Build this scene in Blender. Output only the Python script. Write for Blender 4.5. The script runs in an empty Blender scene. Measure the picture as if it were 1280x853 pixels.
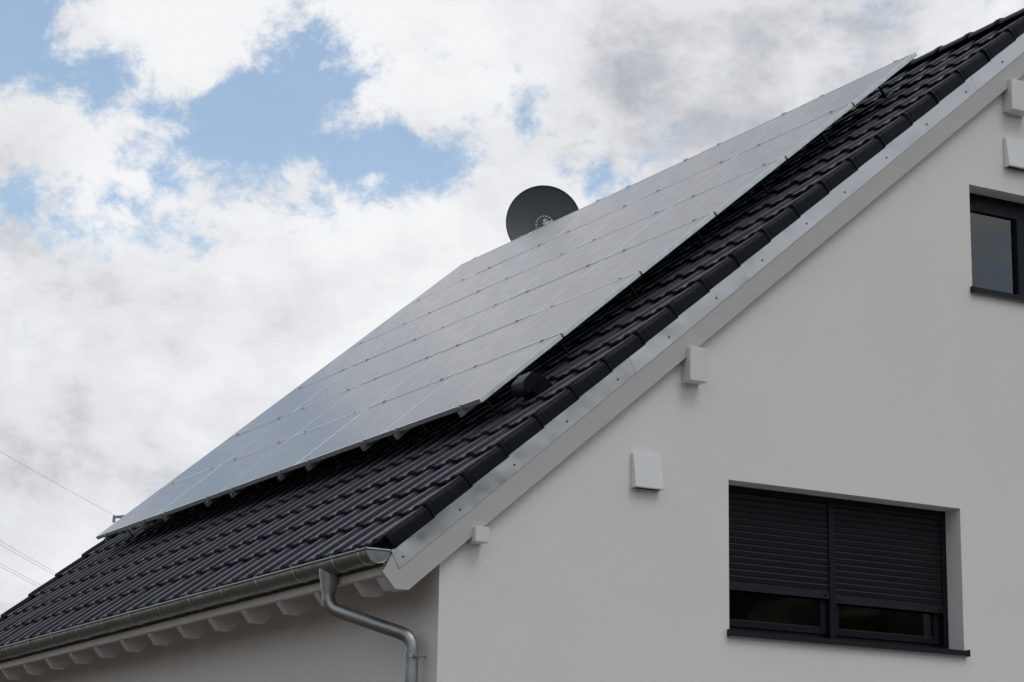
import bpy, bmesh, math, random
from mathutils import Vector, Matrix, noise
random.seed(7)
PI=math.pi
scene=bpy.context.scene
col=scene.collection
# ------------------------------------------------------------------ materials
def new_mat(name):
    m=bpy.data.materials.new(name); m.use_nodes=True
    nt=m.node_tree; b=nt.nodes['Principled BSDF']
    return m,nt,b
def N(nt,t,**k):
    n=nt.nodes.new(t)
    for a,v in k.items():
        if a=='op': n.operation=v
        elif a=='inp':
            for i,x in v.items(): n.inputs[i].default_value=x
        else: setattr(n,a,v)
    return n
def rgb(c): return (c[0],c[1],c[2],1)
def simple(name,color,rough=.5,metal=0,var=.12,scale=6,bump=0,bscale=200,spec=.5,stretch=(1,1,1),rvar=.08,color2=None):
    m,nt,b=new_mat(name); L=nt.links.new
    tc=N(nt,'ShaderNodeTexCoord'); mp=N(nt,'ShaderNodeMapping'); mp.inputs['Scale'].default_value=stretch
    L(tc.outputs['Object'],mp.inputs[0])
    n1=N(nt,'ShaderNodeTexNoise',inp={'Scale':scale,'Detail':6,'Roughness':.6}); L(mp.outputs[0],n1.inputs['Vector'])
    cr=N(nt,'ShaderNodeValToRGB'); cr.color_ramp.elements[0].position=.3; cr.color_ramp.elements[1].position=.7
    c2=color2 or tuple(min(1,x*(1+var)) for x in color); c1=tuple(x*(1-var) for x in color)
    cr.color_ramp.elements[0].color=rgb(c1); cr.color_ramp.elements[1].color=rgb(c2)
    L(n1.outputs['Fac'],cr.inputs[0]); L(cr.outputs[0],b.inputs['Base Color'])
    rr=N(nt,'ShaderNodeMapRange',inp={'From Min':.3,'From Max':.7,'To Min':max(0,rough-rvar),'To Max':min(1,rough+rvar)})
    n2=N(nt,'ShaderNodeTexNoise',inp={'Scale':scale*3.1,'Detail':4}); L(mp.outputs[0],n2.inputs['Vector'])
    L(n2.outputs['Fac'],rr.inputs[0]); L(rr.outputs[0],b.inputs['Roughness'])
    b.inputs['Metallic'].default_value=metal; b.inputs['Specular IOR Level'].default_value=spec
    if bump:
        n3=N(nt,'ShaderNodeTexNoise',inp={'Scale':bscale,'Detail':5,'Roughness':.65}); L(tc.outputs['Object'],n3.inputs['Vector'])
        bp=N(nt,'ShaderNodeBump',inp={'Strength':bump,'Distance':.004}); L(n3.outputs['Fac'],bp.inputs['Height']); L(bp.outputs[0],b.inputs['Normal'])
    return m
def stucco():
    m,nt,b=new_mat('stucco'); L=nt.links.new
    tc=N(nt,'ShaderNodeTexCoord')
    big=N(nt,'ShaderNodeTexNoise',inp={'Scale':.9,'Detail':5,'Roughness':.55}); L(tc.outputs['Object'],big.inputs[0])
    cr=N(nt,'ShaderNodeValToRGB'); cr.color_ramp.elements[0].position=.25; cr.color_ramp.elements[1].position=.75
    cr.color_ramp.elements[0].color=rgb((.84,.815,.79)); cr.color_ramp.elements[1].color=rgb((.89,.86,.83))
    L(big.outputs['Fac'],cr.inputs[0])
    mp=N(nt,'ShaderNodeMapping'); mp.inputs['Scale'].default_value=(1,1,1.8); L(tc.outputs['Object'],mp.inputs[0])
    g=N(nt,'ShaderNodeTexNoise',inp={'Scale':70,'Detail':4,'Roughness':.6}); L(mp.outputs[0],g.inputs[0])
    v=N(nt,'ShaderNodeTexVoronoi',inp={'Scale':120}); L(mp.outputs[0],v.inputs['Vector'])
    ad=N(nt,'ShaderNodeMath',op='ADD'); L(g.outputs['Fac'],ad.inputs[0]); L(v.outputs['Distance'],ad.inputs[1])
    bp=N(nt,'ShaderNodeBump',inp={'Strength':.35,'Distance':.004}); L(ad.outputs[0],bp.inputs['Height']); L(bp.outputs[0],b.inputs['Normal'])
    mx=N(nt,'ShaderNodeMix',data_type='RGBA',blend_type='MULTIPLY'); mx.inputs['Factor'].default_value=.14
    L(cr.outputs[0],mx.inputs[6]); L(g.outputs['Fac'],mx.inputs[7]); L(mx.outputs[2],b.inputs['Base Color'])
    b.inputs['Roughness'].default_value=.92; b.inputs['Specular IOR Level'].default_value=.25
    return m
def sheet_metal(name,color,rough,wav,wscale):
    m,nt,b=new_mat(name); L=nt.links.new
    tc=N(nt,'ShaderNodeTexCoord')
    b.inputs['Metallic'].default_value=1
    n=N(nt,'ShaderNodeTexNoise',inp={'Scale':wscale,'Detail':2,'Roughness':.4}); L(tc.outputs['Object'],n.inputs[0])
    f=N(nt,'ShaderNodeTexNoise',inp={'Scale':6,'Detail':2,'Roughness':.5}); L(tc.outputs['Object'],f.inputs[0])
    cr=N(nt,'ShaderNodeValToRGB'); cr.color_ramp.elements[0].position=.3; cr.color_ramp.elements[1].position=.7
    cr.color_ramp.elements[0].color=rgb(tuple(x*.9 for x in color)); cr.color_ramp.elements[1].color=rgb(color)
    L(f.outputs['Fac'],cr.inputs[0]); L(cr.outputs[0],b.inputs['Base Color'])
    bp=N(nt,'ShaderNodeBump',inp={'Strength':wav,'Distance':.05}); L(n.outputs['Fac'],bp.inputs['Height']); L(bp.outputs[0],b.inputs['Normal'])
    rr=N(nt,'ShaderNodeMapRange',inp={'From Min':.3,'From Max':.7,'To Min':rough-.06,'To Max':rough+.08}); L(f.outputs['Fac'],rr.inputs[0]); L(rr.outputs[0],b.inputs['Roughness'])
    return m
def cells():
    # monocrystalline cells behind anti-reflective glass; object coords: x across (1.777), y up slope (1.0)
    m,nt,b=new_mat('solar_cells_glass'); L=nt.links.new
    tc=N(nt,'ShaderNodeTexCoord'); sp=N(nt,'ShaderNodeSeparateXYZ'); L(tc.outputs['Object'],sp.inputs[0])
    def line(out,pitch,width):
        d=N(nt,'ShaderNodeMath',op='DIVIDE',inp={1:pitch}); L(out,d.inputs[0])
        f=N(nt,'ShaderNodeMath',op='FRACT'); L(d.outputs[0],f.inputs[0])
        c=N(nt,'ShaderNodeMath',op='LESS_THAN',inp={1:width/pitch}); L(f.outputs[0],c.inputs[0]); return c
    a=line(sp.outputs['X'],.1735,.006); c=line(sp.outputs['Y'],.161,.004); bb=line(sp.outputs['Y'],.0322,.0012)
    m1=N(nt,'ShaderNodeMath',op='MAXIMUM'); L(a.outputs[0],m1.inputs[0]); L(c.outputs[0],m1.inputs[1])
    m2=N(nt,'ShaderNodeMath',op='MAXIMUM'); L(m1.outputs[0],m2.inputs[0]); L(bb.outputs[0],m2.inputs[1])
    mx=N(nt,'ShaderNodeMix',data_type='RGBA'); mx.inputs[6].default_value=rgb((.016,.018,.028)); mx.inputs[7].default_value=rgb((.05,.052,.06))
    L(m2.outputs[0],mx.inputs[0]); L(mx.outputs[2],b.inputs['Base Color'])
    du=N(nt,'ShaderNodeTexNoise',inp={'Scale':3,'Detail':6,'Roughness':.65}); L(tc.outputs['Object'],du.inputs[0])
    rr=N(nt,'ShaderNodeMapRange',inp={'From Min':.3,'From Max':.7,'To Min':.15,'To Max':.22}); L(du.outputs['Fac'],rr.inputs[0]); L(rr.outputs[0],b.inputs['Roughness'])
    b.inputs['IOR'].default_value=1.72
    n=N(nt,'ShaderNodeTexNoise',inp={'Scale':420,'Detail':1}); L(tc.outputs['Object'],n.inputs[0])
    bp=N(nt,'ShaderNodeBump',inp={'Strength':.10,'Distance':.001}); L(n.outputs['Fac'],bp.inputs['Height']); L(bp.outputs[0],b.inputs['Normal'])
    return m
def window_glass():
    m=bpy.data.materials.new('window_glass'); m.use_nodes=True; nt=m.node_tree; nt.nodes.clear(); L=nt.links.new
    o=N(nt,'ShaderNodeOutputMaterial'); mx=N(nt,'ShaderNodeMixShader'); t=N(nt,'ShaderNodeBsdfTransparent',inp={0:(.78,.82,.82,1)}); g=N(nt,'ShaderNodeBsdfGlossy',inp={'Roughness':.02})
    fr=N(nt,'ShaderNodeFresnel',inp={'IOR':1.85}); L(fr.outputs[0],mx.inputs[0]); L(t.outputs[0],mx.inputs[1]); L(g.outputs[0],mx.inputs[2]); L(mx.outputs[0],o.inputs[0])
    return m
M=dict(
 stucco=stucco(),
 tile=simple('anthracite_tile_shade_tone',(.0056,.0062,.0092),rough=.34,var=.35,scale=6,bump=.2,bscale=160,rvar=.08,spec=.10),  # same tile as field; shade of the hanging flap put into its colour
 field=simple('blue_grey_tile_lit_tone',(.0105,.0120,.0190),rough=.40,var=.3,scale=6,bump=.2,bscale=160,rvar=.08,spec=.22),  # same tile; lighter, bluer colour carries the sky light on the slope
 white=simple('white_painted_wood',(.50,.478,.455),rough=.5,var=.03,scale=3,bump=.08,bscale=60,stretch=(1,1,6)),
 vent=simple('white_enamelled_vent',(.74,.75,.74),rough=.35,var=.02,scale=4),
 zinc=sheet_metal('weathered_zinc',(.29,.295,.295),.42,.25,5),
 pipe=sheet_metal("downpipe_zinc",(.38,.39,.39),.46,.2,6),
 beam=simple('white_painted_beam_end',(.72,.70,.675),rough=.5,var=.04,scale=5,bump=.1,bscale=80),
 eave=simple("white_eave_timber_shade_tone",(.60,.565,.535),rough=.6,var=.05,scale=3),  # white paint toned down, shade under the overhang put into the colour
 zincd=sheet_metal('zinc_seam',(.42,.43,.43),.38,.2,8),
 galv=sheet_metal('galvanised_sheet',(.50,.50,.495),.30,.5,2.2),
 alu=simple('anodised_aluminium',(.72,.76,.76),rough=.40,metal=.9,var=.08,scale=12),
 rail=simple('mill_aluminium',(.40,.40,.39),rough=.45,metal=.85,var=.1,scale=12),
 clamp=simple('dark_clamp_metal',(.07,.07,.075),rough=.45,metal=.5,var=.1,scale=20),
 glass=cells(), wglass=window_glass(),
 anth=simple('anthracite_powder_coat',(.008,.0085,.012),rough=.42,spec=.2,var=.08,scale=8,bump=.05,bscale=300),
 shut=simple('anthracite_shutter',(.011,.0115,.015),rough=.45,spec=.32,var=.06,scale=8),
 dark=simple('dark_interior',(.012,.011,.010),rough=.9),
 rubber=simple('black_gasket',(.012,.012,.013),rough=.6),
 curtain=simple('grey_blind_cloth',(.20,.215,.24),rough=.85,var=.06,scale=2),
 dish=simple('anthracite_dish_paint',(.050,.058,.070),rough=.48,var=.06,scale=3),
 logo=simple('pale_print',(.62,.65,.68),rough=.6),
 screw=simple('screw_head',(.10,.10,.10),rough=.45,metal=.6),
 moss=simple('green_drip_strip',(.10,.12,.03),rough=.8,var=.35,scale=9),
 pylon=simple('galvanised_lattice',(.30,.31,.32),rough=.6,metal=.3),
 wire=simple('aluminium_cable',(.66,.68,.71),rough=.6,metal=.3),
 grass=simple('bare_soil_and_gravel',(.072,.056,.042),rough=.95,var=.4,scale=.6,bump=.5,bscale=12),
 paving=simple('grey_paving',(.27,.265,.255),rough=.9,var=.12,scale=2,bump=.3,bscale=40),
)
for k_,w_ in (('tile',.3),('field',.46)):      # sheen added to lighten the tile tops at grazing angles
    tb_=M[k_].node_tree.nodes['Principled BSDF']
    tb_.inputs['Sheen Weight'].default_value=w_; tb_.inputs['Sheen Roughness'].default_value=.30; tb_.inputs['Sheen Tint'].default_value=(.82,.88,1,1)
# ------------------------------------------------------------------ helpers
def link(name,bm,mat,parent=None,smooth=False,mats=None,matrix=None):
    me=bpy.data.meshes.new(name)
    bmesh.ops.recalc_face_normals(bm,faces=bm.faces)
    bm.to_mesh(me); bm.free()
    for mm in (mats or [mat]): me.materials.append(mm)
    if smooth:
        for p in me.polygons: p.use_smooth=True
        try: me.set_sharp_from_angle(angle=math.radians(38))
        except Exception: pass
    o=bpy.data.objects.new(name,me); col.objects.link(o)
    if parent: o.parent=parent
    if matrix is not None: o.matrix_local=matrix
    return o
def tag(o,label=None,cat=None,group=None,kind=None):
    if label: o['label']=label
    if cat: o['category']=cat
    if group: o['group']=group
    if kind: o['kind']=kind
    return o
def empty(name,loc=(0,0,0),label=None,cat=None,group=None):
    o=bpy.data.objects.new(name,None); col.objects.link(o); o.location=loc; o.empty_display_size=.2
    return tag(o,label,cat,group)
def T(v): return v
def box(bm,x0,x1,y0,y1,z0,z1,f=T,bev=0):
    vs=[bm.verts.new(f(Vector(p))) for p in [(x0,y0,z0),(x1,y0,z0),(x1,y1,z0),(x0,y1,z0),(x0,y0,z1),(x1,y0,z1),(x1,y1,z1),(x0,y1,z1)]]
    fs=[bm.faces.new([vs[i] for i in q]) for q in [(0,3,2,1),(4,5,6,7),(0,1,5,4),(1,2,6,5),(2,3,7,6),(3,0,4,7)]]
    if bev:
        es=list({e for fc in fs for e in fc.edges})
        bmesh.ops.bevel(bm,geom=es,offset=bev,segments=1,affect='EDGES')
def prism(bm,pts,a,b,f):
    """polygon pts extruded between a and b; f(u,v,w)->Vector"""
    A=[bm.verts.new(f(p[0],p[1],a)) for p in pts]; B=[bm.verts.new(f(p[0],p[1],b)) for p in pts]
    bm.faces.new(A); bm.faces.new(B[::-1])
    n=len(pts)
    for i in range(n): bm.faces.new([A[i],A[(i+1)%n],B[(i+1)%n],B[i]])
def tube(bm,path,r,seg=16,cap=True,rad=None):
    path=[Vector(p) for p in path]; rings=[]; up=None
    for i,p in enumerate(path):
        d=(path[min(i+1,len(path)-1)]-path[max(i-1,0)]).normalized()
        if up is None:
            up=d.orthogonal().normalized()
        else: up=(up-d*up.dot(d)).normalized()
        s=d.cross(up); rr=rad[i] if rad else r
        rings.append([bm.verts.new(p+(up*math.cos(t)+s*math.sin(t))*rr) for t in [2*PI*k/seg for k in range(seg)]])
    for a,b in zip(rings,rings[1:]):
        for k in range(seg): bm.faces.new([a[k],a[(k+1)%seg],b[(k+1)%seg],b[k]])
    if cap: bm.faces.new(rings[0][::-1]); bm.faces.new(rings[-1])
def bend(pts,r,n=8):
    """round the corners of a polyline"""
    pts=[Vector(p) for p in pts]; out=[pts[0]]
    for a,b,c in zip(pts,pts[1:],pts[2:]):
        d1=(a-b).normalized(); d2=(c-b).normalized(); t=r/math.tan(d1.angle(d2)/2)
        p,q=b+d1*t,b+d2*t
        for k in range(n+1):
            s=k/n; out.append(p*(1-s)**2+b*2*s*(1-s)+q*s*s)
    out.append(pts[-1]); return out
def ctree(o,parent=None):
    c=o.copy(); col.objects.link(c)
    if parent: c.parent=parent
    for ch in list(o.children): ctree(ch,c)
    return c
# ------------------------------------------------------------------ roof frame
CS,SN=.76346,.64585                       # cos / sin of the 40.2 degree roof pitch
O=Vector((-.627,0,-1.167))                # eave nose of the tiles
def SP(s,y,n): return O+Vector((CS*s-SN*n,y,SN*s+CS*n))
YF,YB=-.5,10.45                           # near and far verge
XR=5.73; DS=-.085; SR=(XR-O.x)/CS                   # ridge
CO=.39857; TW=.322                        # tile course and tile cover width
YW=-.4; XW=-.213                          # gable wall plane, eave wall plane
XE=2*XR-XW                                # other eave wall
GZ=-5.4
# ------------------------------------------------------------------ setting: ground
bm=bmesh.new()
vs=[bm.verts.new(p) for p in [(-1500,-1500,GZ),(1500,-1500,GZ),(1500,1500,GZ),(-1500,1500,GZ)]]; bm.faces.new(vs)
tag(link('ground',bm,M['grass']),kind='structure')
bm=bmesh.new()
box(bm,-2.2,14.2,-9,YW,GZ+.002,GZ+.06)
tag(link('path',bm,M['paving']),kind='structure')
# ------------------------------------------------------------------ house
house=empty('house',(0,0,0),'white rendered gable house with an anthracite tiled roof and dark windows','house')
def zroof(x,n=-.16):
    x2=x if x<=XR else 2*XR-x
    return O.z+(x2-O.x)*SN/CS+n/CS
LW=(2.362,4.738,-1.668,-.475)             # lower window opening x0 x1 z0 z1
UW=(4.950,6.35,1.486,2.423)               # upper window opening
def gable(y0,y1,holes,name):
    bm=bmesh.new()
    loop=[(XW,GZ),(XE,GZ),(XE,zroof(XE)),(XR,zroof(XR)),(XW,zroof(XW))]
    es=[]
    for lp in [loop]+[[(h[0],h[2]),(h[1],h[2]),(h[1],h[3]),(h[0],h[3])] for h in holes]:
        v=[bm.verts.new((p[0],y0,p[1])) for p in lp]
        es+= [bm.edges.new((v[i],v[(i+1)%len(v)])) for i in range(len(v))]
    r=bmesh.ops.triangle_fill(bm,use_beauty=True,edges=es)
    fs=list(bm.faces)
    ex=bmesh.ops.extrude_face_region(bm,geom=fs)
    for v in [g for g in ex['geom'] if isinstance(g,bmesh.types.BMVert)]: v.co.y=y1
    link(name,bm,M['stucco'],house)
gable(YW,YW+.32,[LW,UW],'gable_wall')
gable(YB-.42,YB-.1,[],'gable_wall')
for xa,xb in ((XW,XW+.3),(XE-.3,XE)):
    bm=bmesh.new(); box(bm,xa,xb,YW+.322,YB-.422,GZ,zroof(XW)-.02); link('side_wall',bm,M['stucco'],house)
# dark rooms behind the windows
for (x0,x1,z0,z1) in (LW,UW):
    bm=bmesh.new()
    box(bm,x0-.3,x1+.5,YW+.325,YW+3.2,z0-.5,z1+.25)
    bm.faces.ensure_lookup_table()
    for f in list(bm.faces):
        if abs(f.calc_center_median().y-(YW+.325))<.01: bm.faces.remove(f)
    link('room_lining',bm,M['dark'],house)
# ------------------------------------------------------------------ roof
roof=None
bm=bmesh.new()   # sarking under the tiles, both slopes
prism(bm,[(0,-.05),(0,-.075),(SR+.02,-.075),(SR+.02,-.05)],YF+.06,YB-.06,lambda s,n,y:SP(s+.02,y,n))
mir=lambda v:Vector((2*XR-v.x,v.y,v.z))
prism(bm,[(0,-.05),(0,-.075),(SR-.03,-.075),(SR-.03,-.05)],YF+.06,YB-.06,lambda s,n,y:mir(SP(s+.02,y,n)))
roof=link('roof',bm,M['dark'],house)
PROF=[(0,-.006),(0.001,.007),(.010,.017),(.028,.023),(.055,.0255),(.085,.0235),(.112,.016),(.136,.007),(.154,.003),(.176,.001),(.190,.003),(.208,.0055),(.232,.0055),(.252,.003),(.268,.0),(.305,.0),(.325,.003)]
TILT=.034; TH=.024
def tile_field(nx0,back=False,ds=0):
    bm=bmesh.new(); rnd=random.Random(3)
    f=(lambda v:v) if not back else mir
    ncol=int(round((YB-YF-.24)/TW)); n_c=23
    for i in range(n_c):
        s0=i*CO+ds; s1=min(s0+CO+.012,SR-.02)
        if s1<s0+.05: continue
        for k in range(ncol):
            y0=YF+.092+k*TW; ja=rnd.gauss(0,.0018); jn=rnd.gauss(0,.0018); jr=rnd.gauss(0,.0028)
            if i==0: ja-=.028
            A=[];B=[];Cc=[];D=[]
            for u,n in PROF:
                sl=jr*(u/TW-.5)
                for lst,s,dn in ((A,s0+ja+sl,-TH),(D,s0+ja+sl,-.004),(B,s0+ja+sl+.006,0),(Cc,s1,-TILT*(s1-s0)/CO)):
                    nn=n+jn+dn-.004
                    lst.append(bm.verts.new(f(SP(s,y0+u,nn))))
            for j in range(len(PROF)-1):
                for P,Q in ((A,D),(D,B),(B,Cc)):
                    bm.faces.new([P[j],P[j+1],Q[j+1],Q[j]])
            # underside lip
            U=[bm.verts.new(f(SP(s0+ja+.05,y0+u,n+jn-TH-.016))) for u,n in PROF]
            for j in range(len(PROF)-1): bm.faces.new([A[j],A[j+1],U[j+1],U[j]])
    return bm
t=link('tile_field',tile_field(0,ds=DS),M['field'],roof,smooth=True)
tb=link('tile_field',tile_field(0,True,ds=DS),M['field'],roof,smooth=True)
# verge tiles: rounded top roll and a hanging side flap
def verge_bm(near=True,back=False):
    bm=bmesh.new()
    # cross-section (y offset inward from outer face, n)
    cs=[(.0,-.105),(.0,-.026),(.003,-.006),(.010,.009),(.022,.019),(.040,.024),(.060,.021),(.078,.012),(.090,.002),(.108,-.008)]
    inn=[(.108,-.022),(.086,-.012),(.062,.005),(.044,.008),(.028,.003),(.018,-.010),(.014,-.026),(.014,-.105)]
    loop=cs+inn
    L=CO+.012
    stations=[(0,0,-.004),(.006,0,0),(.040,0,0),(.043,.003,-.002),(.047,.003,-.002),(.050,0,0),(L,0.009,-.022)]
    rings=[]
    for s,dy,dn in stations:
        rings.append([bm.verts.new((s,u+(dy if u<.06 else 0),n+dn*(.45 if n<-.05 else 1))) for u,n in loop])
    m=len(loop)
    for a,b in zip(rings,rings[1:]):
        for k in range(m): bm.faces.new([a[k],a[(k+1)%m],b[(k+1)%m],b[k]])
    for r in (rings[0],rings[-1]):
        for j in range(len(cs)-1):
            k=m-1-j
            if k-1>=len(cs)-1 and k>j+1:
                try: bm.faces.new([r[j],r[j+1],r[k-1],r[k]])
                except Exception: pass
    return bm
base=Matrix(((CS,0,-SN,0),(0,1,0,0),(SN,0,CS,0),(0,0,0,1)))
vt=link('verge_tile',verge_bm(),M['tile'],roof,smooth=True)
def slope_m(s,y,n,flipy=False,back=False):
    p=SP(s,y,n); m=base.copy()
    if flipy: m=m@Matrix.Diagonal((1,-1,1,1))
    m=Matrix.Translation(p)@m
    if back: m=Matrix.Translation((2*XR,0,0))@Matrix.Diagonal((-1,1,1,1))@m
    return m
first=True; rv=random.Random(5)
for back in (False,True):
    for flip in (False,True):
        for i in range(21):
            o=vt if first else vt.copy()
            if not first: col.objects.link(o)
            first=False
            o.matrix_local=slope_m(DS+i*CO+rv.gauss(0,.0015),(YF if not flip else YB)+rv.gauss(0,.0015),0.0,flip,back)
# ridge caps
bm=bmesh.new(); segs=12; L=.44
rings=[]
for yy,rr in ((0,.112),(.012,.116),(.045,.116),(.05,.108),(L,.100)):
    ring=[]
    for k in range(segs+1):
        a=PI*(k/segs)*1.0
        ring.append(bm.verts.new((math.cos(a)*rr*1.05,yy,math.sin(a)*rr*.78)))
    rings.append(ring)
for a,b in zip(rings,rings[1:]):
    for k in range(segs): bm.faces.new([a[k],a[k+1],b[k+1],b[k]])
bm.faces.new(rings[0])
rc=link('ridge_tile',bm,M['tile'],roof,smooth=True)
zr=zroof(XR,0)
k=0; y=YF-.01
while y<YB-.1:
    o=rc if k==0 else rc.copy()
    if k: col.objects.link(o)
    o.location=(XR,y,zr-.052); k+=1; y+=.42
# ------------------------------------------------------------------ eaves, barge boards
ZB=.8459
def lineZ(x,off): return off+ZB*x
for (ya,yb) in ((YF+.02,YF+.058),(YB-.058,YB-.02)):
    for mirror in (False,True):
        f=(lambda x,z,y:Vector((x,y,z))) if not mirror else (lambda x,z,y:Vector((2*XR-x,y,z)))
        bm=bmesh.new()
        prism(bm,[(-.505,-1.592),(-.612,-1.592),(-.715,-1.478),(-.655,-1.36),(XR-.001,lineZ(XR,-.80)),(XR-.001,lineZ(XR,-1.165))],ya,yb,f)
        link('barge_board',bm,M['white'],house)
# galvanised verge flashing with screws, near gable
for mirror in (False,True):
    f=(lambda x,z,y:Vector((x,y,z))) if not mirror else (lambda x,z,y:Vector((2*XR-x,y,z)))
    cuts=[-.66,1.36,3.13,4.93,XR-.001] 
    for a,b in zip(cuts,cuts[1:]):
        bm=bmesh.new()
        e=.004
        if a<0: pts=[(-.655,lineZ(-.655,-.765)),(-.585,lineZ(-.585,-.952)),(b,lineZ(b,-.952)),(b-.0,lineZ(b,-.765))]
        else: pts=[(a,lineZ(a,-.765)),(a+.07,lineZ(a+.07,-.955)),(b+.075 if b<XR-.01 else b,lineZ(b+.075 if b<XR-.01 else b,-.955)),(b,lineZ(b,-.765))]
        if a<0: pts[2]=(b+.075,lineZ(b+.075,-.952))
        yo=YF+.016-(.0015 if cuts.index(a)%2 else 0)
        # subdivided sheet so that it can be slightly wavy
        n=14; q=[]
        for j in range(n+1):
            t_=j/n
            top=Vector((pts[0][0]*(1-t_)+pts[3][0]*t_,0,pts[0][1]*(1-t_)+pts[3][1]*t_)); bot=Vector((pts[1][0]*(1-t_)+pts[2][0]*t_,0,pts[1][1]*(1-t_)+pts[2][1]*t_))
            row=[]
            for (pp,dy) in ((top,0),(top*.5+bot*.5,-.0012*math.sin(j*1.9+a)),(bot,-.001),):
                row.append((pp,yo+dy))
            q.append(row)
        F=[[bm.verts.new(f(p.x,p.z,yy)) for p,yy in row] for row in q]
        Bk=[[bm.verts.new(f(p.x,p.z,yy+.003)) for p,yy in row] for row in q]
        for j in range(n):
            for i in range(2):
                bm.faces.new([F[j][i],F[j+1][i],F[j+1][i+1],F[j][i+1]]); bm.faces.new([Bk[j][i],Bk[j][i+1],Bk[j+1][i+1],Bk[j+1][i]])
            bm.faces.new([F[j][2],F[j+1][2],Bk[j+1][2],Bk[j][2]]); bm.faces.new([F[j][0],Bk[j][0],Bk[j+1][0],F[j+1][0]])
        for jj in (0,n):
            for i in range(2): bm.faces.new([F[jj][i],F[jj][i+1],Bk[jj][i+1],Bk[jj][i]])
        fl=link('verge_flashing',bm,M['galv'],house,smooth=True)
        if not mirror:
            x=-.575 if a<0 else a+.36
            while x<b:
                sb=bmesh.new()
                bmesh.ops.create_cone(sb,cap_ends=True,segments=10,radius1=.009,radius2=.006,depth=.007,matrix=Matrix.Translation((x+.02,yo-.004,lineZ(x+.02,-.885)))@Matrix.Rotation(PI/2,4,'X'))
                link('screw',sb,M['screw'],fl,smooth=True)
                x+=.455
# eave boarding (soffit), eave board, rafters
for mirror in (False,True):
    f=(lambda x,z,y:Vector((x,y,z))) if not mirror else (lambda x,z,y:Vector((2*XR-x,y,z)))
    bm=bmesh.new()
    o1=-.90
    prism(bm,[(-.66,lineZ(-.66,o1)+.0),(-.66,lineZ(-.66,o1)+.022),(XW+.02,lineZ(XW+.02,o1)+.022),(XW+.02,lineZ(XW+.02,o1))],YF+.06,YB-.06,f)
    link('soffit_board',bm,M['eave'],house)
    bm=bmesh.new(); prism(bm,[(-.705,-1.335),(-.705,-1.492),(-.680,-1.50),(-.680,-1.335)],YF+.0595,YB-.06,f)
    link('eave_board',bm,M['eave'],house)
    bm=bmesh.new(); prism(bm,[(-.711,-1.345),(-.711,-1.436),(-.7065,-1.436),(-.7065,-1.345)],YF+.03,YB-.03,f)
    link('drip_strip',bm,M['moss'],house)
    for ya,yb in ((YF+.0592,-.30),(YB+.30+YF-.06,YB-.0592)):
        bm=bmesh.new(); prism(bm,[(-.509,-1.588),(-.612,-1.588),(-.674,-1.512),(-.674,lineZ(-.674,-.905)),(XW-.004,lineZ(XW-.004,-.905)),(XW-.004,lineZ(XW-.004,-1.163))],ya,yb,f); link('verge_rafter',bm,M['eave'],house)
    rb=None
    y=.02
    while y<YB-.2:
        if rb is None:
            bm=bmesh.new()
            prism(bm,[(-.505,-1.592),(-.612,-1.592),(-.678,-1.512),(-.678,lineZ(-.678,-.905)),(XW+.03,lineZ(XW+.03,-.905)),(XW+.03,lineZ(XW+.03,-1.165))],-.04,.04,f)
            rb=link('rafter_tail',bm,M['eave'],house); rb.location=(0,y,0); o=rb
        else:
            o=rb.copy(); col.objects.link(o); o.location=(0,y,0)
        y+=.693
# gable soffit strip between barge and wall
for mirror in (False,True):
    f=(lambda x,z,y:Vector((x,y,z))) if not mirror else (lambda x,z,y:Vector((2*XR-x,y,z)))
    bm=bmesh.new(); prism(bm,[(-.6,lineZ(-.6,-.9)),(-.6,lineZ(-.6,-.88)),(XR-.002,lineZ(XR,-.88)),(XR-.002,lineZ(XR,-.9))],YF+.0585,YW+.01,f)
    link('gable_soffit',bm,M['white'],house)
# purlin ends
def purlin(x0,x1,z0,z1):
    bm=bmesh.new(); box(bm,x0,x1,YF-.03,YW-.001,z0,z1,bev=.003); link('purlin_end',bm,M['beam'],house)
purlin(.012,.128,-1.198,-1.085); purlin(1.912,2.078,.256,.53); purlin(5.368,5.60,3.166,3.45); purlin(2*XR-5.60,2*XR-5.368,3.166,3.45); purlin(2*XR-2.078,2*XR-1.912,.256,.53)
# ------------------------------------------------------------------ gutter
GX,GZc,GR=-.768,-1.328,.093
gy0,gy1=-.50,YB-.02
bm=bmesh.new()
seg=20
def gut(r,y,n=seg): return [bm.verts.new((GX+math.cos(a)*r,y,GZc+math.sin(a)*r)) for a in [PI+PI*k/n for k in range(n+1)]]
ys=[gy0+j*(gy1-gy0)/12 for j in range(13)]
Ro=[gut(GR,y) for y in ys]; Ri=[gut(GR-.003,y) for y in ys]
for R_ in (Ro,Ri):
    for a,b in zip(R_,R_[1:]):
        for k in range(seg): bm.faces.new([a[k],a[k+1],b[k+1],b[k]])
tube(bm,[(GX-GR-.006,y,GZc+.002) for y in ys],.0095,10)     # front bead
tube(bm,[(GX+GR-.002,y,GZc+.008) for y in ys],.005,8)
gutter=link('gutter',bm,M['zinc'],house,smooth=True)
bm=bmesh.new()     # end cap
ring=[(GX+math.cos(a)*(GR+.001),GZc+math.sin(a)*(GR+.001)) for a in [PI+PI*k/20 for k in range(21)]]
prism(bm,ring,gy0-.004,gy0,lambda x,z,y:Vector((x,y,z)))
tube(bm,[(x,gy0-.004,z) for x,z in ring],.0045,8)
tube(bm,[(ring[0][0]-.006,gy0-.004,GZc+.004),(ring[-1][0]+.004,gy0-.004,GZc+.004)],.009,8)
ec=link('end_cap',bm,M['zinc'],gutter,smooth=True)
hb=None
y=-.37; j=0
ysb=[-.37,.06]+[.06+.693*k for k in range(1,15)]
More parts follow.
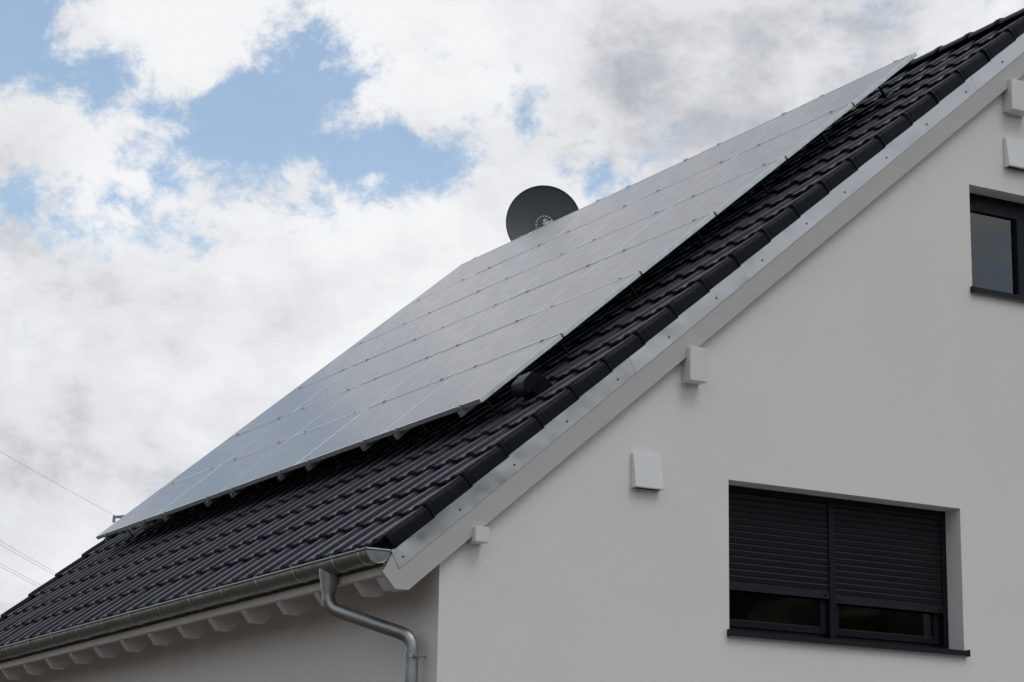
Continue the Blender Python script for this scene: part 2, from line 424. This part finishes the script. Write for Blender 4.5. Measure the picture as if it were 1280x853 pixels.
for y in ysb:
    if y>gy1-.05: break
    if hb is None:
        bm=bmesh.new()
        rr=[(GX+math.cos(a)*(GR+.0015),0,GZc+math.sin(a)*(GR+.0015)) for a in [PI+PI*k/20 for k in range(21)]]
        A=[[bm.verts.new((GX+math.cos(a)*r,yy,GZc+math.sin(a)*r)) for a in [PI+PI*k/20 for k in range(21)]] for yy,r in ((-.016,GR+.0005),(-.012,GR+.005),(.012,GR+.005),(.016,GR+.0005))]
        for a,b in zip(A,A[1:]):
            for k in range(20): bm.faces.new([a[k],a[k+1],b[k+1],b[k]])
        box(bm,GX-GR-.018,GX-GR+.006,-.013,.013,GZc+.009,GZc+.016)
        hb=link('gutter_hook',bm,M['zincd'],gutter,smooth=True); hb.location=(0,y,0)
    else:
        o=hb.copy(); col.objects.link(o); o.location=(0,y,0)
# downpipe
dp=None
bm=bmesh.new()
P1=Vector((GX,.30,-1.665)); P2=Vector((-.335,-.232,-1.895))
path=bend([(GX,.30,-1.52),P1,P2,(-.335,-.232,GZ)],.13,10)
tube(bm,path,.050,28)
dp=link('downpipe',bm,M['pipe'],house,smooth=True)
bm=bmesh.new()
tube(bm,[(GX,.30,-1.372),(GX,.30,-1.42),(GX,.30,-1.55),(GX,.30,-1.556)],.05,28,rad=[.080,.076,.0545,.0545])
link('funnel',bm,M['pipe'],dp,smooth=True)
for z in (-2.035,-3.7):
    bm=bmesh.new(); tube(bm,[(-.335,-.232,z-.012),(-.335,-.232,z+.012)],.0555,24)
    box(bm,-.29,XW+.001,-.236,-.228,z-.008,z+.008); box(bm,-.35,-.32,-.31,-.275,z-.01,z+.01)
    link('pipe_clamp',bm,M['zincd'],dp,smooth=True)
# second gutter at the other eave
g2=gutter.copy(); col.objects.link(g2); g2.matrix_local=Matrix.Translation((2*XR,0,0))@Matrix.Diagonal((-1,1,1,1))
# ------------------------------------------------------------------ wall vents
def wall_vent(x0,z0):
    bm=bmesh.new(); W=.262; H=.272
    yb=YW-.002
    A=[(yb,H),(yb-.034,H-.004),(yb-.070,0),(yb-.064,-.004),(yb,-.004)]
    prism(bm,A,x0,x0+W,lambda y,z,x:Vector((x,y,z0+z)))
    bmesh.ops.bevel(bm,geom=list(bm.edges),offset=.003,segments=2,affect='EDGES')
    v=link('wall_vent',bm,M['vent'],house,smooth=True)
    bm=bmesh.new(); box(bm,x0+.02,x0+W-.02,yb-.055,yb-.01,z0-.007,z0-.0045); link('vent_grille',bm,M['anth'],v)
wall_vent(1.440,-.632); wall_vent(5.360,2.655)
# ------------------------------------------------------------------ windows
def win_lower():
    x0,x1,z0,z1=LW
    w=empty('window'); w.parent=house
    ys=YW+.20
    B=lambda n,m,par,*a,**k:(lambda bm:(box(bm,*a,**k),link(n,bm,M[m],par))[1])(bmesh.new())
    # frame (fixed)
    bm=bmesh.new(); yf0,yf1=ys+.045,ys+.115
    box(bm,x0,x0+.06,yf0,yf1,z0,z1); box(bm,x1-.06,x1,yf0,yf1,z0,z1)
    box(bm,x0+.06,x1-.06,yf0,yf1,z0,z0+.06); box(bm,x0+.06,x1-.06,yf0,yf1,z1-.2,z1)
    xm=3.527; box(bm,xm-.035,xm+.035,yf0,yf1,z0+.06,z1-.2)
    fr=link('frame',bm,M['anth'],w)
    for a,b in ((x0+.062,xm-.037),(xm+.037,x1-.062)):
        bm=bmesh.new(); t_=.055; za,zb=z0+.062,z1-.202; y0,y1=ys+.03,ys+.10
        for q in ((a,a+t_,za,zb),(b-t_,b,za,zb),(a+t_,b-t_,za,za+t_),(a+t_,b-t_,zb-t_,zb)): box(bm,q[0],q[1],y0,y1,q[2],q[3],bev=.004)
        s=link('sash',bm,M['anth'],w)
        B('gasket','rubber',s,a+t_-.001,b-t_+.001,ys+.045,ys+.05,za+t_-.001,za+t_+.008)
        bm=bmesh.new(); box(bm,a+t_-.005,b-t_+.005,ys+.056,ys+.062,za+t_-.005,zb-t_+.005); link('pane',bm,M['wglass'],s)
    # roller shutters
    bz={0:-1.318,1:-1.345}
    for i,(a,b) in enumerate(((x0+.012,xm-.030),(xm+.030,x1-.045))):
        zb=bz[i]; bm=bmesh.new(); pts=[(ys+.012,z1-.04)]
        z=z1-.04; pitch=.0515; sl=[]
        zs=zb+.075
        k=0
        prof=[]
        zz=zs
        while zz<z1-.06:
            prof+= [(ys+.013,zz),(ys+.008,zz+pitch*.06),(ys+.005,zz+pitch*.34),(ys+.0005,zz+pitch*.58),(ys-.002,zz+pitch*.70),(ys+.001,zz+pitch*.82),(ys+.007,zz+pitch*.92),(ys+.013,zz+pitch*.97)]
            zz+=pitch
        rows=[[bm.verts.new((xx,y,z)) for xx in (a,b)] for y,z in prof]
        for p,q in zip(rows,rows[1:]): bm.faces.new([p[0],p[1],q[1],q[0]])
        back=[[bm.verts.new((xx,ys+.018,z)) for xx in (a,b)] for z in (zs,zz)]
        bm.faces.new([back[0][0],back[0][1],back[1][1],back[1][0]])
        sh=link('roller_shutter',bm,M['shut'],w)
        bm=bmesh.new(); box(bm,a,b,ys-.003,ys+.018,zb,zb+.072,bev=.003); eb=link('end_bar',bm,M['shut'],sh)
        for xx in (a+.04,b-.04):
            bm=bmesh.new(); bmesh.ops.create_cone(bm,cap_ends=True,segments=12,radius1=.010,radius2=.008,depth=.012,matrix=Matrix.Translation((xx,ys-.008,zb+.03))@Matrix.Rotation(PI/2,4,'X')); link('stop_knob',bm,M['anth'],eb,smooth=True)
    for a,b in ((x0,x0+.03),(xm-.030,xm+.030),(x1-.045,x1)):
        zlow=z0+.022
        bm=bmesh.new(); box(bm,a,b,ys-.012,ys+.03,zlow,z1-.001,bev=.003); link('guide_rail',bm,M['anth'],w)
    B('shutter_box','anth',w,x0+.031,x1-.046,ys-.006,ys+.040,z1-.05,z1-.001)
    # sill
    bm=bmesh.new(); prism(bm,[(YW-.045,z0-.050),(YW-.042,z0-.004),(ys+.03,z0+.020),(ys+.03,z0+.002),(YW-.038,z0-.012),(YW-.040,z0-.050)],x0-.02,x1+.022,lambda y,z,x:Vector((x,y,z)))
    sl=link('sill',bm,M['anth'],w)
    for a,b in ((x0-.023,x0-.0195),(x1+.0215,x1+.025)):
        B('sill_end_cap','anth',sl,a,b,YW-.047,YW-.001,z0-.052,z0+.004)
win_lower()
def win_upper():
    x0,x1,z0,z1=UW
    w=empty('window'); w.parent=house; ys=YW+.17
    def B(n,m,par,*a,**k):
        bm=bmesh.new(); box(bm,*a,**k); return link(n,bm,M[m],par)
    B('shutter_box','anth',w,x0+.001,x1-.001,ys+.012,ys+.12,z1-.145,z1-.001)
    bm=bmesh.new(); t_=.05; y0,y1=ys+.0,ys+.07; zt=z1-.146
    box(bm,x0,x0+.05,y0,y1,z0,zt); box(bm,x1-.05,x1,y0,y1,z0,zt); box(bm,x0+.05,x1-.05,y0,y1,z0,z0+.04); box(bm,x0+.05,x1-.05,y0,y1,zt-.02,zt)
    fr=link('frame',bm,M['anth'],w)
    xm=5.63
    B('mullion','anth',fr,xm,xm+.13,y0-.012,y1-.001,z0+.041,zt-.021,bev=.004)
    for a,b in ((x0+.05,xm),(xm+.13,x1-.05)):
        B('pane','wglass',fr,a-.001,b+.001,ys+.03,ys+.036,z0+.03,zt-.01)
    B('blind','curtain',w,x0+.055,xm-.08,ys+.10,ys+.105,z0+.03,zt)
    B('blind','vent',w,xm-.075,xm-.030,ys+.045,ys+.06,z0+.03,zt)
    bm=bmesh.new(); prism(bm,[(YW-.045,z0-.050),(YW-.042,z0-.004),(ys+.03,z0+.020),(ys+.03,z0+.002),(YW-.038,z0-.012),(YW-.040,z0-.050)],x0-.02,x1+.022,lambda y,z,x:Vector((x,y,z)))
    sl=link('sill',bm,M['anth'],w)
    for a,b in ((x0-.023,x0-.0195),(x1+.0215,x1+.025)):
        B('sill_end_cap','anth',sl,a,b,YW-.047,YW-.001,z0-.052,z0+.004)
win_upper()
# ------------------------------------------------------------------ roof vent hood (in the tiles)
rvt=empty('roof_vent'); rvt.parent=house; rvt.matrix_local=slope_m(2.0,.15,-.012)
bm=bmesh.new(); prism(bm,[(.015,-.03),(.20,-.03),(.16,.12),(.015,.12)],.005,.20,lambda s,n,y:Vector((s,y,n))); link('vent_body',bm,M['tile'],rvt)
bm=bmesh.new(); pr=[(-.045,.055),(-.060,.095),(-.030,.155),(.0,.172),(.10,.186),(.155,.12),(.15,.09),(-.02,.07)]
prism(bm,pr,-.005,.20,lambda s,n,y:Vector((s,y,n)))
bmesh.ops.bevel(bm,geom=list(bm.edges),offset=.006,segments=2,affect='EDGES')
link('vent_hood',bm,M['tile'],rvt,smooth=True)
# ------------------------------------------------------------------ solar panels
PS,PY,PN=1.7113,0.4180,0.2198                 # bottom edge along slope, near edge, height of the glass plane
RP,CP=0.99348,1.75028; PH,PWD=0.97108,1.74911; FT=.038
def panel_proto():
    root=empty('solar_panel')
    bm=bmesh.new(); fw=.016
    # local x: towards +y of the house, local y: up the slope, z: normal
    for a in ((0,PWD,0,fw),(0,PWD,PH-fw,PH),(0,fw,fw,PH-fw),(PWD-fw,PWD,fw,PH-fw)): box(bm,a[0],a[1],a[2],a[3],-FT,0)
    link('frame',bm,M['alu'],root)
    bm=bmesh.new(); box(bm,fw-.0005,PWD-fw+.0005,fw-.0005,PH-fw+.0005,-.009,-.0013); link('glass',bm,M['glass'],root)
    bm=bmesh.new(); box(bm,fw+.001,PWD-fw-.001,fw+.001,PH-fw-.001,-.014,-.0095); link('backsheet',bm,M['dark'],root)
    return root
# panel axes: (along y) x (up slope) must be right-handed with the normal -> x=-y
pm=Matrix(((0,CS,-SN,0),(-1,0,0,0),(0,SN,CS,0),(0,0,0,1)))
proto=panel_proto()
rown=['bottom row','second row from the bottom','third row from the bottom','third row from the top','second row from the top','top row']
coln=['nearest the gable verge','second from the gable verge','middle one of five','second from the far end','at the far end']
rp=random.Random(11); first=True
for r in range(6):
    for c in range(5):
        o=proto if first else ctree(proto); first=False
        p=SP(PS+r*RP,PY+c*CP+PWD,PN+rp.gauss(0,.0006))
        o.matrix_local=Matrix.Translation(p)@pm@Matrix.Rotation(rp.gauss(0,.0009),4,'X')@Matrix.Rotation(rp.gauss(0,.0006),4,'Y')
        tag(o,'glossy solar panel, %s, %s'%(rown[r],coln[c]),'solar panel','solar panels mounted in a grid over the roof')
# rails with clamps and hooks
ords=['first','second','third','fourth','fifth','sixth','seventh','eighth','ninth','tenth']
def rail_proto():
    root=empty('mounting_rail')
    Lr=6*RP+.01; n1=-FT-.001
    bm=bmesh.new()
    # C-profile extruded along the slope, length starts .045 below the panels
    pr=[(-.019,n1),(-.007,n1),(-.007,n1-.007),(.007,n1-.007),(.007,n1),(.019,n1),(.019,n1-.042),(-.019,n1-.042)]
    prism(bm,pr,-.05,Lr,lambda a,n,s:Vector((s,a,n))); link('rail',bm,M['rail'],root)
    for k in range(7):
        bm=bmesh.new(); s=k*RP-.01
        if k==0:
            box(bm,s-.018,s+.010,-.018,.018,n1+.0005,-.001); box(bm,s+.002,s+.018,-.018,.018,.0005,.0035)
            link('end_clamp',bm,M['rail'],root)
        elif k==6:
            box(bm,s,s+.03,-.02,.02,n1+.0005,-.001); box(bm,s-.008,s+.012,-.02,.02,.0005,.004); link('end_clamp',bm,M['rail'],root)
        else:
            box(bm,s-.008,s+.008,-.02,.02,n1+.0005,.0005); box(bm,s-.014,s+.014,-.017,.017,.0005,.003)
            bmesh.ops.create_cone(bm,cap_ends=True,segments=8,radius1=.005,radius2=.005,depth=.004,matrix=Matrix.Translation((s,0,.005)))
            link('clamp',bm,M['clamp'],root)
    for k in range(7):
        bm=bmesh.new(); s=.28+k*.90
        if s>Lr: break
        box(bm,s-.03,s-.024,.021,.055,-.222,n1-.002); box(bm,s-.03,s+.12,.021,.055,-.228,-.2225); box(bm,s-.03,s-.024,-.02,.0205,n1-.049,n1-.043)
        link('roof_hook',bm,M['clamp'],root)
    return root
rproto=rail_proto(); W5=CP*5
offs=[]
for i in range(5): offs+=[CP*i+.312,CP*(i+1)-.312]
for j,oy in enumerate(offs):
    o=rproto if j==0 else ctree(rproto)
    o.matrix_local=Matrix.Translation(SP(PS,PY+oy,PN))@base
    tag(o,'grey aluminium rail under the solar panels, %s from the gable verge'%ords[j] if j<8 else 'grey aluminium rail under the solar panels, %s'%('second from the far end' if j==8 else 'at the far end'),'mounting rail','rails carrying the solar panels')
# ------------------------------------------------------------------ satellite dish
dish=empty('satellite_dish',(6.28,9.22,4.67),'round anthracite satellite dish with pale lettering standing behind the solar panels','satellite dish')
R=.472
bm=bmesh.new(); rings=[]
NR=14; NS=64
def dz(r): return .085*(r/R)**2
for i in range(1,NR+1):
    r=R*i/NR; rings.append([bm.verts.new((math.cos(a)*r,-.0-(dz(r)),math.sin(a)*r*1.06)) for a in [2*PI*k/NS for k in range(NS)]])
c0=bm.verts.new((0,0,0))
for k in range(NS): bm.faces.new([c0,rings[0][(k+1)%NS],rings[0][k]])
for a,b in zip(rings,rings[1:]):
    for k in range(NS): bm.faces.new([a[k],a[(k+1)%NS],b[(k+1)%NS],b[k]])
# rolled rim and back skin
rim=[[bm.verts.new((math.cos(a)*(R+dr),-dz(R)+dy,math.sin(a)*(R+dr)*1.06)) for a in [2*PI*k/NS for k in range(NS)]] for dr,dy in ((.004,-.004),(.010,.0),(.010,.010),(0,.012))]
seq=[rings[-1]]+rim
for a,b in zip(seq,seq[1:]):
    for k in range(NS): bm.faces.new([a[k],a[(k+1)%NS],b[(k+1)%NS],b[k]])
bk=[[bm.verts.new((math.cos(a)*r,-dz(r)+.010,math.sin(a)*r*1.06)) for a in [2*PI*k/NS for k in range(NS)]] for r in (R*.75,R*.4,R*.08)]
seq=[rim[-1]]+bk
for a,b in zip(seq,seq[1:]):
    for k in range(NS): bm.faces.new([a[k],a[(k+1)%NS],b[(k+1)%NS],b[k]])
bm.faces.new(bk[-1])
refl=link('reflector',bm,M['dish'],dish,smooth=True)
yaw=math.radians(-30)    # front (-y) turned to the camera
refl.rotation_euler=(math.radians(-6),0,yaw)
def text_mesh(body,size,name,parent,loc,rot=0,bold=0,shear=0):
    cu=bpy.data.curves.new(name,'FONT'); cu.body=body; cu.size=size; cu.extrude=.0015; cu.offset=bold; cu.shear=shear; cu.align_x='CENTER'
    ob=bpy.data.objects.new(name,cu); col.objects.link(ob)
    dg=bpy.context.evaluated_depsgraph_get(); me=bpy.data.meshes.new_from_object(ob.evaluated_get(dg))
    bpy.data.objects.remove(ob); bpy.data.curves.remove(cu)
    me.materials.clear(); me.materials.append(M['logo'])
    # wrap onto the curved reflector
    for v in me.vertices:
        x,z=v.co.x,v.co.y; e=v.co.z
        c,s=math.cos(rot),math.sin(rot); X=c*x-s*z+loc[0]; Z=s*x+c*z+loc[1]
        r=math.hypot(X,Z/1.06); v.co=Vector((X,-dz(r)-.002-e*.5,Z))
    o=bpy.data.objects.new(name,me); col.objects.link(o); o.parent=parent; return o
LX,LZ=-.005,-.02
text_mesh('Sat',.105,'lettering',refl,(.052,.004),bold=.004,shear=.12)
bm=bmesh.new()
# ring of small print around the emblem (too small to read in the photo): short strokes
for k in range(17):
    a=PI*(1.10-k*.058)
    cx,cz=LX+.02+math.cos(a)*.108,LZ+.02+math.sin(a)*.115
    rr=a-PI/2
    for (u0,u1,v0,v1) in (((-.008,-.002,-.012,.012),(-.003,.006,.006,.010)),((.002,.008,-.012,.012),(-.006,.003,-.002,.002)))[k%2]:
        pts=[]
        for (u,v) in ((u0,v0),(u1,v0),(u1,v1),(u0,v1)):
            X=cx+math.cos(rr)*u-math.sin(rr)*v; Z=cz+math.sin(rr)*u+math.cos(rr)*v
            r=math.hypot(X,Z/1.06); pts.append((X,-dz(r)-.0025,Z))
        f1=[bm.verts.new(p) for p in pts]; f2=[bm.verts.new((p[0],p[1]+.0015,p[2])) for p in pts]
        bm.faces.new(f1); bm.faces.new(f2[::-1])
        for i in range(4): bm.faces.new([f1[i],f1[(i+1)%4],f2[(i+1)%4],f2[i]])
link('print_ring',bm,M['logo'],refl)
# mast, bracket, feed arm
bm=bmesh.new(); tube(bm,[(.09,.16,-1.25),(.09,.16,.15)],.024,16); link('mast',bm,M['pylon'],dish,smooth=True)
bm=bmesh.new(); box(bm,-.03,.14,.03,.18,-.12,.08,bev=.01); link('bracket',bm,M['dish'],dish)
arm=Matrix.Rotation(yaw,4,'Z')
bm=bmesh.new(); tube(bm,[arm@Vector(p) for p in ((0,.04,-.44),(0,-.10,-.50),(0,-.50,-.34))],.014,10); link('feed_arm',bm,M['dish'],dish,smooth=True)
bm=bmesh.new(); tube(bm,[arm@Vector(p) for p in ((0,-.46,-.34),(0,-.50,-.28),(0,-.42,-.23),(0,-.40,-.22))],.02,14,rad=[.018,.02,.03,.03]); link('receiver_head',bm,M['vent'],dish,smooth=True)
# ------------------------------------------------------------------ overhead line far behind
py=empty('lattice_pylon',(47.2,121.9,GZ),'grey lattice power pylon behind the roof, only one arm tip showing','power pylon')
ax=Vector((42.315-46.9,124.051-122.0,0)).normalized()     # cross-arm direction
pc=Vector((0,0,0)); side=Vector((-ax.y,ax.x,0))
bm=bmesh.new(); Hh=25.2
def leg(h): return 2.4*(1-h/Hh)+.28
hs=[0,4,7.5,10.5,13,15.2,17.2,19,20.7,22.3,23.8,25.2]
cor=[(1,1),(1,-1),(-1,-1),(-1,1)]
def P(h,c): w=leg(h); return ax*(c[0]*w)+side*(c[1]*w)+Vector((0,0,h))
for c in cor: tube(bm,[P(h,c) for h in hs],.07,6)
for a,b in zip(hs,hs[1:]):
    for i in range(4):
        c,d=cor[i],cor[(i+1)%4]
        tube(bm,[P(a,c),P(b,d)],.035,4); tube(bm,[P(a,d),P(b,c)],.035,4); tube(bm,[P(b,c),P(b,d)],.035,4)
link('mast',bm,M['pylon'],py)
def carm(h,l,dh):
    bm=bmesh.new()
    for s in (-1,1):
        tip=ax*(s*l)+Vector((0,0,h))
        for k in (-1,1):
            a=ax*(s*.3)+side*(k*.3)+Vector((0,0,h)); b=ax*(s*.3)+side*(k*.3)+Vector((0,0,h+dh))
            tube(bm,[a,tip],.08,5); tube(bm,[b,tip],.08,5)
            for t0,t1 in ((0,.25),(.25,.5),(.5,.75)):
                tube(bm,[a.lerp(tip,t0),b.lerp(tip,t1)],.03,4)
        tube(bm,[tip+side*.22+Vector((0,0,.04)),tip-side*.22+Vector((0,0,.04))],.07,6)
        tube(bm,[tip,tip-Vector((0,0,.35))],.10,6)
    link('cross_arm',bm,M['pylon'],py)
carm(25.15,5.35,.6); carm(20.9,6.6,1.0)
def wire(P0,P1,label,sag,name='overhead_cable',r=.028,gap=0):
    P0,P1=Vector(P0),Vector(P1); n=40; bm=bmesh.new()
    d=(P1-P0).normalized(); s=Vector((-d.y,d.x,0)).normalized()
    for q in ((0,) if not gap else (-gap/2,gap/2)):
        tube(bm,[P0.lerp(P1,k/n)-Vector((0,0,sag*4*(k/n)*(1-k/n)))+s*q for k in range(n+1)],r,5)
    tag(link(name,bm,M['wire']),label,'power cable','overhead power cables crossing the lower left sky')
tipA=Vector((42.263,124.062,19.866)); tipB=Vector((47.2,121.9,GZ+20.9))+ax*6.6
wire(tipA,(7.453,85.169,22.705),'thin grey power cable, the uppermost, ending at the pylon arm tip behind the panels',.22,r=.011)
wire((41.6,127.0,15.35),(7.949,85.964,19.143),'twin grey power cables, the middle run, meeting the roof edge',.25,r=.010,gap=.36)
wire((41.2,127.9,14.55),(8.137,86.239,17.749),'twin grey power cables, the lowest run, meeting the roof edge',.25,r=.010,gap=.36)
# ------------------------------------------------------------------ unseen tree belts: rear one reflected, western one added to darken the eaves
M['leaf']=simple('dark_foliage',(.045,.060,.022),rough=.8,var=.5,scale=1.2)
bm=bmesh.new(); rw=random.Random(21)
for az0,az1,dist in ((70,205,74),(235,318,80)):
    az=az0
    while az<az1:
        a=math.radians(az); d=dist+rw.uniform(-6,10); h=rw.uniform(14,20)
        c=Vector((math.sin(a)*d,math.cos(a)*d,GZ))
        for q in range(4):
            cc=c+Vector((rw.uniform(-3,3),rw.uniform(-3,3),h*rw.uniform(.35,.75))); rr=h*rw.uniform(.26,.38)
            t0=len(bm.verts)
            res=bmesh.ops.create_icosphere(bm,subdivisions=3,radius=rr,matrix=Matrix.Translation(cc))
            for v in res['verts']:
                n_=(v.co-cc).normalized(); v.co+=n_*rr*(.35*noise.noise(v.co*.45)+.22*noise.noise(v.co*1.6))
        tube(bm,[c,c+Vector((0,0,h*.5))],.3,6,rad=[.35,.2])
        az+=rw.uniform(3.0,4.6)
tag(link('unseen_wood',bm,M['leaf']),kind='stuff')
# ------------------------------------------------------------------ sky and light
SUN_EL,SUN_AZ=55,168      # azimuth clockwise from +Y
w=bpy.data.worlds.new('World'); scene.world=w; w.use_nodes=True; nt=w.node_tree; nt.nodes.clear(); L=nt.links.new
out=N(nt,'ShaderNodeOutputWorld')
sky=N(nt,'ShaderNodeTexSky',sky_type='NISHITA',sun_disc=False)
sky.sun_elevation=math.radians(SUN_EL); sky.sun_rotation=math.radians(SUN_AZ); sky.air_density=1.25; sky.dust_density=.6; sky.ozone_density=.7
bg1=N(nt,'ShaderNodeBackground',inp={'Strength':.15}); L(sky.outputs[0],bg1.inputs[0])
tc=N(nt,'ShaderNodeTexCoord')
def math_(op,a,b=None,c=None,clamp=False):
    n=N(nt,'ShaderNodeMath',op=op); n.use_clamp=clamp
    for i,x in enumerate((a,b,c)):
        if x is None: continue
        if isinstance(x,(int,float)): n.inputs[i].default_value=x
        else: L(x,n.inputs[i])
    return n.outputs[0]
def fbm(scale,stretch,detail=9,rough=.58,dist=0,off=(0,0,0)):
    mp=N(nt,'ShaderNodeMapping'); mp.inputs['Scale'].default_value=stretch; mp.inputs['Location'].default_value=off; L(tc.outputs['Generated'],mp.inputs[0])
    n=N(nt,'ShaderNodeTexNoise',inp={'Scale':scale,'Detail':detail,'Roughness':rough,'Distortion':dist}); L(mp.outputs[0],n.inputs['Vector']); return n.outputs['Fac']
def dirv(az,el):
    a,e=math.radians(az),math.radians(el); return (math.sin(a)*math.cos(e),math.cos(a)*math.cos(e),math.sin(e))
def blob(az,el,rdeg,amp):
    """soft patch on the sky dome round a compass direction"""
    d=N(nt,'ShaderNodeVectorMath',operation='DOT_PRODUCT'); d.inputs[1].default_value=dirv(az,el); L(tc.outputs['Generated'],d.inputs[0])
    k=1-math.cos(math.radians(rdeg))
    t=math_('SUBTRACT',1.0,d.outputs['Value']); t=math_('DIVIDE',t,-k); t=math_('EXPONENT',t); return math_('MULTIPLY',t,amp)
def total(l):
    r=l[0]
    for x in l[1:]: r=math_('ADD',r,x)
    return r
HOLES=[(17.0,19.5,1.6,-.22),(19.7,18.6,1.5,-.28),(22.2,18.4,1.5,-.34),(24.6,18.3,1.5,-.30),(27.0,18.2,1.4,-.26),(28.6,18.0,1.0,-.18),(23.5,20.4,1.2,-.16),(16.3,21.4,1.2,-.24),
       (16.5,15.9,.9,-.16),(28.0,16.9,1.0,-.12),(15.2,20.8,2.6,-.32),(12.8,20.5,2.4,-.16),
       (20.6,20.4,1.1,.30),(22.0,21.8,1.6,.22),(18.3,18.0,.9,.10),(17.2,18.5,1.1,.34),(18.7,20.9,.9,.16),(27.2,20.2,1.2,.12),(25.6,19.6,.7,.12),(34,20.5,6,.16),(29,14.5,4,.14),(24,13.2,4.4,.24),(19,8.5,5.5,.22),(-60,35,22,-.15),(110,40,25,-.12)]
n1=fbm(8,(1,1,1.25),12,.62,.15,(.3,.1,.7)); n2=fbm(26,(1,1,1.2),9,.66,.2,(2.1,0,.4))
cov=math_('ADD',math_('MULTIPLY',n1,1.1),math_('MULTIPLY',n2,1.6))
cov=math_('ADD',cov,total([blob(*h) for h in HOLES]))
mr=N(nt,'ShaderNodeMapRange',interpolation_type='SMOOTHSTEP',inp={'From Min':1.07,'From Max':1.38,'To Min':.10,'To Max':1.0}); L(cov,mr.inputs[0])
# cloud brightness: soft masses with greyer bellies
s1=fbm(4.5,(1,1,1.7),9,.55,.2,(5,2,1)); s2=fbm(13,(1,1,1.5),9,.62,.2,(1,7,3))
sh=math_('SUBTRACT',math_('ADD',math_('MULTIPLY',s1,.75),math_('MULTIPLY',s2,.85)),.30)
GREY=[(33.0,19.5,2.6,-.10),(37.5,20.2,3.4,-.09),(19.6,16.7,1.1,.08),(18.8,14.8,1.5,-.09),(17.0,10.0,3.2,-.04),(18.0,14.9,1.4,-.05),(19.5,16.3,2.2,.08),(25,11.5,4,.10),(29.5,16.3,2.0,.08),(20.5,20.3,1.2,.12),(25,21.5,2.5,.07),(20,6,6,-.02),(22,26,7,.10),(270,12,40,.02),(215,30,50,-.12),(150,2,14,-.25),(142,24,9,.34),(330,8,30,-.12)]
sh=math_('ADD',math_('ADD',sh,.025),total([blob(*g) for g in GREY]))
cr=N(nt,'ShaderNodeValToRGB'); L(sh,cr.inputs[0]); e=cr.color_ramp.elements
e[0].position=.12; e[0].color=(.20,.205,.22,1); e[1].position=.66; e[1].color=(.91,.915,.93,1)
x=e.new(.34); x.color=(.52,.54,.58,1)
x=e.new(.47); x.color=(.76,.77,.80,1)
bg2=N(nt,'ShaderNodeBackground',inp={'Strength':1.0}); L(cr.outputs[0],bg2.inputs[0])
mx=N(nt,'ShaderNodeMixShader'); L(mr.outputs[0],mx.inputs[0]); L(bg1.outputs[0],mx.inputs[1]); L(bg2.outputs[0],mx.inputs[2]); L(mx.outputs[0],out.inputs[0])
sun=bpy.data.lights.new('sun','SUN'); sun.energy=.6; sun.angle=math.radians(26); sun.color=(1,.955,.90)
so=bpy.data.objects.new('sun',sun); col.objects.link(so)
so.rotation_euler=Vector(dirv(SUN_AZ,SUN_EL)).to_track_quat('Z','Y').to_euler()
# ------------------------------------------------------------------ camera
cam=bpy.data.cameras.new('camera'); co=bpy.data.objects.new('camera',cam); col.objects.link(co); scene.camera=co
R0=Vector((.866702,-.498551,.016575)); U0=Vector((-.131821,-.196862,.971529)); F0=Vector((.481093,.844211,.236340))
m=Matrix((R0,U0,-F0)).transposed().to_4x4(); m.translation=Vector((-8.09436,-15.24206,-3.76949)); co.matrix_world=m
cam.sensor_width=36; cam.lens=2888.68/1280*36; cam.clip_end=5000; cam.clip_start=.1
cam.dof.use_dof=False
vs_=scene.view_settings; vs_.view_transform='Standard'; vs_.look='None'; vs_.exposure=0; vs_.gamma=1
scene.render.resolution_x=1024; scene.render.resolution_y=682
scene.cycles.max_bounces=8
